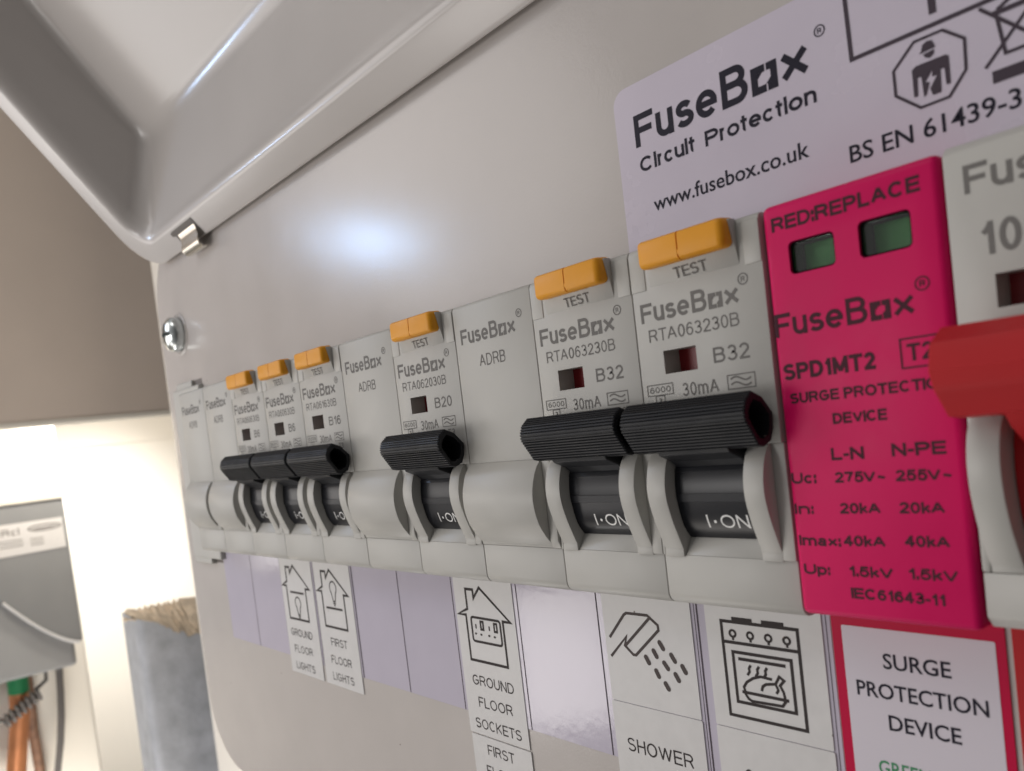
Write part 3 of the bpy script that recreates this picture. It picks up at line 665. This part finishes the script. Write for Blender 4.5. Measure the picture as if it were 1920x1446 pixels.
def words(k, cx, lines, half):
    for (t_, z), hw in zip(lines, half): k.text(t_, cx-hw, cx+hw, z, z+1.85, 0.125)
c2 = card(34.9, 51.7, -61.1, -28, 'white label with a house and low bulb reading GROUND FLOOR LIGHTS')
k = Ink(DP+0.24); house(k, 37.6, -47.35, 0.55); k.stroke([(39.4, -40.7), (46.6, -40.7)], 0.5); bulb(k, 42.9, -43.2, 0.82)
words(k, 42.7, [('GROUND', -51.7), ('FLOOR', -55.8), ('LIGHTS', -60.0)], [5.6, 4.7, 4.9]); ink_on(c2, k, M['label_ink'])
c3 = card(53.0, 69.8, -61.1, -28, 'white label with a house and high bulb reading FIRST FLOOR LIGHTS')
k = Ink(DP+0.24); house(k, 56.0, -47.3, 0.55); k.stroke([(57.4, -42.85), (64.9, -42.85)], 0.5); bulb(k, 61.6, -38.1, 0.85)
words(k, 61.3, [('FIRST', -51.7), ('FLOOR', -55.85), ('LIGHTS', -59.8)], [3.7, 4.6, 4.8]); ink_on(c3, k, M['label_ink'])
c6 = card(107.6, 123.7, -60.9, -28, 'white label with a house and double socket reading GROUND FLOOR SOCKETS')
k = Ink(DP+0.24); house(k, 110.4, -47.25, 0.5)
k.stroke(rrect(111.75, 119.7, -43.7, -39.4, 0.5, 3), 0.45, True)
for x in (112.9, 116.6):
    k.fill([(x-0.15, -41.4), (x+0.2, -41.4), (x+0.2, -40.6), (x-0.15, -40.6)]); k.rect(x+1.4, x+2.1, -41.4, -40.0, 0.42)
    k.disc((x-0.2, -42.3), 0.28, 0.2); k.disc((x+1.3, -42.35), 0.32, 0.2)
words(k, 115.7, [('GROUND', -51.8), ('FLOOR', -55.75), ('SOCKETS', -59.75)], [5.6, 4.6, 6.2]); ink_on(c6, k, M['label_ink'])
c6b = card(107.9, 123.9, -82, -61.15, 'white label below the double socket label reading FIRST FLOOR SOCKETS', 0.03)
k = Ink(DP+0.27); words(k, 115.7, [('FIRST', -64.3), ('FLOOR', -68.2), ('SOCKETS', -72.2)], [3.6, 4.5, 6.2]); ink_on(c6b, k, M['label_ink'])
c8 = card(143.9, 159.7, -48.35, -28, 'white label showing a shower head and water drops')
k = Ink(DP+0.24)
k.stroke([(144.8, -39.0), (148.0, -35.35), (148.5, -35.05), (152.3, -35.0), (154.0, -36.2), (154.05, -36.9), (149.5, -41.0), (149.0, -41.0), (147.6, -39.85), (148.0, -38.55), (144.7, -41.8)], 0.42)
k.stroke([(152.7, -35.3), (147.75, -39.8)], 0.42)
for a, b2 in (((153.8, -38.3), (154.7, -39.7)), ((152.6, -39.6), (153.4, -41.0)), ((151.1, -40.7), (151.9, -42.1)), ((155.6, -39.8), (156.5, -41.2)), ((154.2, -41.1), (155.2, -42.4)), ((152.7, -42.4), (153.4, -43.8)), ((157.3, -41.1), (158.1, -42.5)), ((156.0, -42.4), (156.8, -43.8)), ((154.1, -44.0), (154.9, -45.3))):
    a = Vector(a); b2 = Vector(b2); t_ = (b2-a).normalized(); nn = Vector((-t_.y, t_.x))*0.36; pts = []
    for q in range(7): an = math.pi*q/6; pts.append(tuple(b2-t_*0.36+nn*math.cos(an)+t_*0.36*math.sin(an)))
    for q in range(7): an = math.pi*q/6; pts.append(tuple(a+t_*0.36-nn*math.cos(an)-t_*0.36*math.sin(an)))
    k.fill(pts)
ink_on(c8, k, M['soft_ink'])
c8b = card(143.8, 159.8, -82, -48.45, 'white label under the shower picture reading SHOWER', 0.03)
k = Ink(DP+0.27); k.text('SHOWER', 146.0, 157.6, -55.55, -53.55, 0.12); ink_on(c8b, k, M['label_ink'])
c9 = card(162.0, 178.0, -48.3, -28, 'white label showing an oven with a roast chicken inside')
k = Ink(DP+0.24); W9 = 0.42
k.rect(164.4, 174.9, -46.55, -34.4, W9); k.stroke([(164.5, -37.05), (174.8, -37.05)], W9)
for a, b2 in ((166.0, 168.9), (170.2, 173.2)): k.fill([(a, -34.4), (b2, -34.4), (b2, -33.75), (a, -33.75)])
for x in (165.95, 168.45, 170.95, 173.4): k.ring((x, -35.9), 0.42, 0.3); k.fill([(x-0.16, -36.75), (x+0.16, -36.75), (x+0.16, -36.35), (x-0.16, -36.35)])
k.rect(165.7, 173.7, -44.65, -38.25, W9); k.stroke([(166.4, -39.05), (172.9, -39.05)], W9)
for x in (167.75, 168.9, 170.0): k.stroke([(x+0.35, -39.65), (x+0.05, -40.1), (x+0.1, -40.5), (x-0.25, -41.0)], 0.34)
k.stroke([(166.95, -43.2), (166.8, -42.6), (167.3, -41.9), (168.2, -41.3), (169.3, -40.9), (170.9, -41.0)], 0.36)
k.stroke([(169.3, -42.7), (169.5, -42.1), (170.0, -41.75), (171.3, -41.5), (171.9, -40.5), (172.5, -40.9), (171.9, -41.6), (172.3, -42.4), (172.4, -43.1), (172.1, -43.5)], 0.36)
k.stroke([(171.3, -41.5), (171.6, -42.2), (171.3, -42.7)], 0.34)
k.stroke([(166.5, -43.25), (172.9, -43.3)], 0.4); k.stroke([(166.9, -43.4), (167.3, -44.0), (167.8, -44.25), (172.0, -44.1), (172.5, -43.4)], 0.36)
ink_on(c9, k, M['label_ink'])
c9b = card(162.0, 178.1, -82, -48.4, 'blank white top of the label under the oven picture', 0.03)
k = Ink(DP+0.27); k.text('COOKER', 165.6, 174.6, -55.3, -53.3, 0.12); ink_on(c9b, k, M['label_ink'])
sg = sheet('surge_label', rrect(179.2, 196.8, -78, -28, 0.2), M['red_label'], DP-0.05, DP+0.2, 'red bordered white label reading SURGE PROTECTION DEVICE')
b = MB(); b.plate(rrect(180.35, 195.9, -76, -33.15, 0.2), DP+0.1, DP+0.23); cpart('label_face', b.mesh('face', M['white_label']), sg)
k = Ink(DP+0.25); k.font_text('SURGE', 184.7, 191.6, -37.5, -35.8, 0.013); k.font_text('PROTECTION', 181.5, 194.8, -40.9, -39.2, 0.013); k.font_text('DEVICE', 184.7, 192.0, -44.3, -42.6, 0.013)
ink_on(sg, k, M['ink'])
k = Ink(DP+0.25); k.font_text('GREEN = OK', 183.1, 193.6, -49.5, -47.9, 0.013); ink_on(sg, k, M['green_ink'], 'green_lettering')
sheet('warning_label', rrect(197.4, 240, -78, -28, 0.2), M['red'], DP-0.05, DP+0.2, 'plain red label beside the surge device label')

# ------------------------------------------------------------------ the place behind
b = MB(); b.prism([(-107.2, -900), (-107.2, 900), (-140, 900), (-140, -900)], -320, 900); tag(part('wall', b.mesh('wall', M['wall'])), 'cream wall the consumer unit hangs on', None, None, 'structure')
b = MB(); b.box(-930, -900, -900, 900, -1600, 1500); b.box(-899.9, -897, 29.5, 33.5, -1600, -110); tag(part('side_wall', b.mesh('side_wall', M['wall'])), 'bright cream side wall far behind the unit', None, None, 'structure')
b = MB(); b.box(-900, -660, -900, 60, -109, 1500); b2 = MB(); tag(part('wall_pier', b.mesh('pier', M['wall'], bevel=3)), 'projecting warm cream wall pier behind the grey box', None, None, 'structure')
t = thing('brown_board', (-430, 60, 36), 'flat brown board across the upper left with a pale lower edge', 'board')
b = MB(); b.box(10, 30, 0, 420, -700, 900); o = part('panel', b.mesh('panel', M['brown']), t); o.location = (-20*S, -60*S, 0)
b = MB(); b.box(9, 31, -3.2, -0.1, -700, 900); o = part('edge_trim', b.mesh('trim', M['trim'], bevel=0.6), t); o.location = (-20*S, -60*S, 0)

t = thing('junction_box', (-660, 0, -178), 'grey wall box with a white data label and curved lower cover', 'junction box')
def jp(name, mb, m, parent=None, **kw):
    o = part(name, mb.mesh(name, m, **kw), parent or t); o.location = (0, 0, 0) if parent else (660*S, 0, 178*S); return o
b = MB(); b.box(-660, -606, -178, -24, -89, 260); jp('casing', b, M['box_light'], bevel=4, seg=3)
cv = [(-260, -24), (-95, -24), (-95, -157)]+[(-(94-62*(1-math.cos(a))*1.6), -158+52*math.sin(a)*1.0) for a in [math.pi/2*i/14 for i in range(15)]]+[(70, -104), (260, -104)]
# cover outline in (y, z): from the right edge the lower border sweeps up to the left
ol = [(95, -20.5), (95, -155)]+[(94-(60*(i/14)**1.15), -157+49*(i/14)**1.7) for i in range(1, 15)]+[(12, -84), (-260, -60), (-260, -20.5)]
b = MB(); n = len(ol); b.loops([[(-606.5, y, z) for y, z in ol], [(-600, y, z) for y, z in ol]], cap_first=True, cap_last=True); fc = jp('front_cover', b, M['box_grey'], bevel=1.6, seg=3)
ce = MB(); ce.tube([(-600.5, y+0.5, z) for y, z in ol[2:16]], 1.5, 8); jp('cover_edge_highlight', ce, M['pale_highlight'], fc, smooth=50)  # pale tube: glossy highlight of the curved edge put into colour
b = MB(); b.box(-640, -598, -24, -18.5, -95, 260); jp('top_ledge', b, M['trim'], bevel=1)
b = MB(); b.loops([[(q, y, z) for y, z in ((-20, -40.5), (91.5, -40.8), (92, -68), (-20, -70))] for q in (-600, -599.4)], cap_first=True, cap_last=True); lb = jp('data_label', b, M['paper'], fc)
# print on the data label (it faces +x)
k = Ink(0); k.ring((76, -47.4), 13.5, 1.0, 2.6, 30); k.fill([(64, -47.9), (70, -48.7), (82, -48.3), (88.5, -47.0), (82, -47.0), (70, -47.3)])
k.text('xRci', 35, 55, -51, -45.2, 0.16)
for z in (-56, -58.6, -61.4): k.fill([(63, z), (74, z), (74, z-0.7), (63, z-0.7)]); k.fill([(38, z+1), (57, z+1), (57, z+.3), (38, z+.3)])
k.v = [(-599.3+abs(y)*1.0, x, z) for x, y, z in k.v]
o = part('data_print', k.mesh('data_print', M['cable']), fc)

t = thing('copper_pipe', (-632, 43, -280), 'copper pipe with green tape below the grey wall box', 'pipe')
b = MB(); b.tube([(-632, 42, -176), (-632, 40, -215), (-632, 31, -262), (-632, 27, -290)], 8.3, 20); o = part('pipe', b.mesh('pipe', M['copper'], smooth=40), t); o.location = (632*S, -43*S, 280*S)
b = MB(); b.tube([(-632, 42, -178), (-632, 41.6, -195)], 8.9, 20); o = part('green_tape', b.mesh('tape', M['tape'], smooth=40), t); o.location = (632*S, -43*S, 280*S)
b = MB(); b.tube([(-640, 50, -176), (-640, 50, -215), (-640, 50, -240), (-640, 52, -300)], [5.5, 5.5, 4.6, 4.8], 16); tag(part('old_pipe', b.mesh('old_pipe', M['old_copper'], smooth=40)), 'thin tarnished brown pipe beside the copper pipe', 'pipe')
b = MB(); b.tube([(-632, 78, -176), (-632, 76, -205), (-632, 74, -225), (-632, 70, -250), (-632, 62, -285)], 3.1, 12); tag(part('straight_cable', b.mesh('cable', M['cable'], smooth=40)), 'straight grey cable hanging from the grey wall box', 'cable')
b = MB(); P0 = Vector((-618, 56, -197)); P1 = Vector((-618, 24, -216)); ax = (P1-P0).normalized(); e1 = ax.cross(Vector((1, 0, 0))).normalized(); e2 = Vector((1, 0, 0))
pts = [Vector((-630, 66, -176)), Vector((-624, 64, -188))]
for i in range(0, 113):
    f = i/112; an = 2*math.pi*7*f; pts.append(P0.lerp(P1, f)+(e1*math.cos(an)+e2*math.sin(an))*4.6)
pts += [Vector((-622, 16, -220)), Vector((-625, 6, -216))]
b.tube(pts, 1.7, 8); tag(part('coiled_cable', b.mesh('coil', M['cable'], smooth=60)), 'dark coiled cable wound past the copper pipe', 'cable')

# broken-topped grey slab beside the unit
t = thing('broken_slab', (-350, 130, -400), 'grey slab with a broken sandy top beside the consumer unit', 'slab')
rnd = random.Random(3)
top = [(77.5, -105.3), (80, -106.5), (86, -109), (90, -110.5), (95, -115), (101, -119.5), (106, -121), (109, -124.5), (114, -124), (118, -126.5), (140, -131), (230, -136)]
top = top[:3]+[(y0+(y1-y0)*k/4+(rnd.random()-.5)*0.5, z0+(z1-z0)*k/4+(rnd.random()-.5)*2.4) for (y0, z0), (y1, z1) in zip(top[2:], top[3:]) for k in range(1, 5)]
front = [(76.5, -400), (76.5, -205), (75.5, -160)]+top+[(230, -400)]
b = MB(); cols = [(-414, 84, -108), (-385, 80, -107), (-365, 77.5, -106), (-356, 76.6, -105.3), (-351.8, 77.2, -105.4), (-350.3, 79, -106.2), (-350, 82, -107.5)]+[(-350, y, z) for y, z in top[2:]]
for p, q in zip(cols, cols[1:]):
    n_ = 6
    for r_ in range(n_):
        f0, f1 = r_/n_, (r_+1)/n_; zl = lambda p, f: p[2]+(-400-p[2])*f; off = lambda f: 0.0
        b.poly([(p[0], p[1], zl(p, f0)), (q[0], q[1], zl(q, f0)), (q[0], q[1], zl(q, f1)), (p[0], p[1], zl(p, f1))])
o = part('face', b.mesh('face', M['slab'], smooth=60), t); o.location = (350*S, -130*S, 400*S)
b = MB(); N = len(top); rows = []
back = [(-107, 0, 0)]
for r_ in range(7):
    f = r_/6; row = []
    for i, (y, z) in enumerate(top):
        zb = -108.0+1.2*math.sin(i*1.7); yy = y+1*f*8
        jit = (rnd.random()-0.5)*3.2 if 0 < r_ < 6 else 0
        if r_ == 6: zb += (rnd.random()-0.5)*2.0
        w_ = [top[max(0, min(N-1, i+q))] for q in range(-4, 5)]; zs = z if r_ == 0 else sum(p_[1] for p_ in w_)/9
        row.append((-352-f*62+(rnd.random()-.5)*4*(0 < r_ < 6), yy, zs-0.3+(zb-zs)*f**0.8+jit*0.7))
    rows.append(row)
for r_ in range(6):
    for i in range(N-1): b.poly([rows[r_][i], rows[r_][i+1], rows[r_+1][i+1], rows[r_+1][i]])
bk = rows[6]
for i in range(N-1): b.poly([bk[i], bk[i+1], (bk[i+1][0], bk[i+1][1], -400), (bk[i][0], bk[i][1], -400)])
o = part('broken_core', b.mesh('core', M['core'], smooth=25), t); o.location = (350*S, -130*S, 400*S)
b = MB(); b.lathe([(0.1, 0), (1.6, 0.5), (1.9, 1.5), (1.2, 2.4), (0.2, 2.8)], (0, 0), 9); b.v = [(-352+x, 71+y, -104+z) for x, y, z in b.v]
b.tube([(-352, 71, -104), (-354, 77, -106)], 0.8, 6); o = part('plaster_crumb', b.mesh('crumb', M['core'], smooth=40), t); o.location = (350*S, -130*S, 400*S)

sc.render.engine = 'CYCLES'
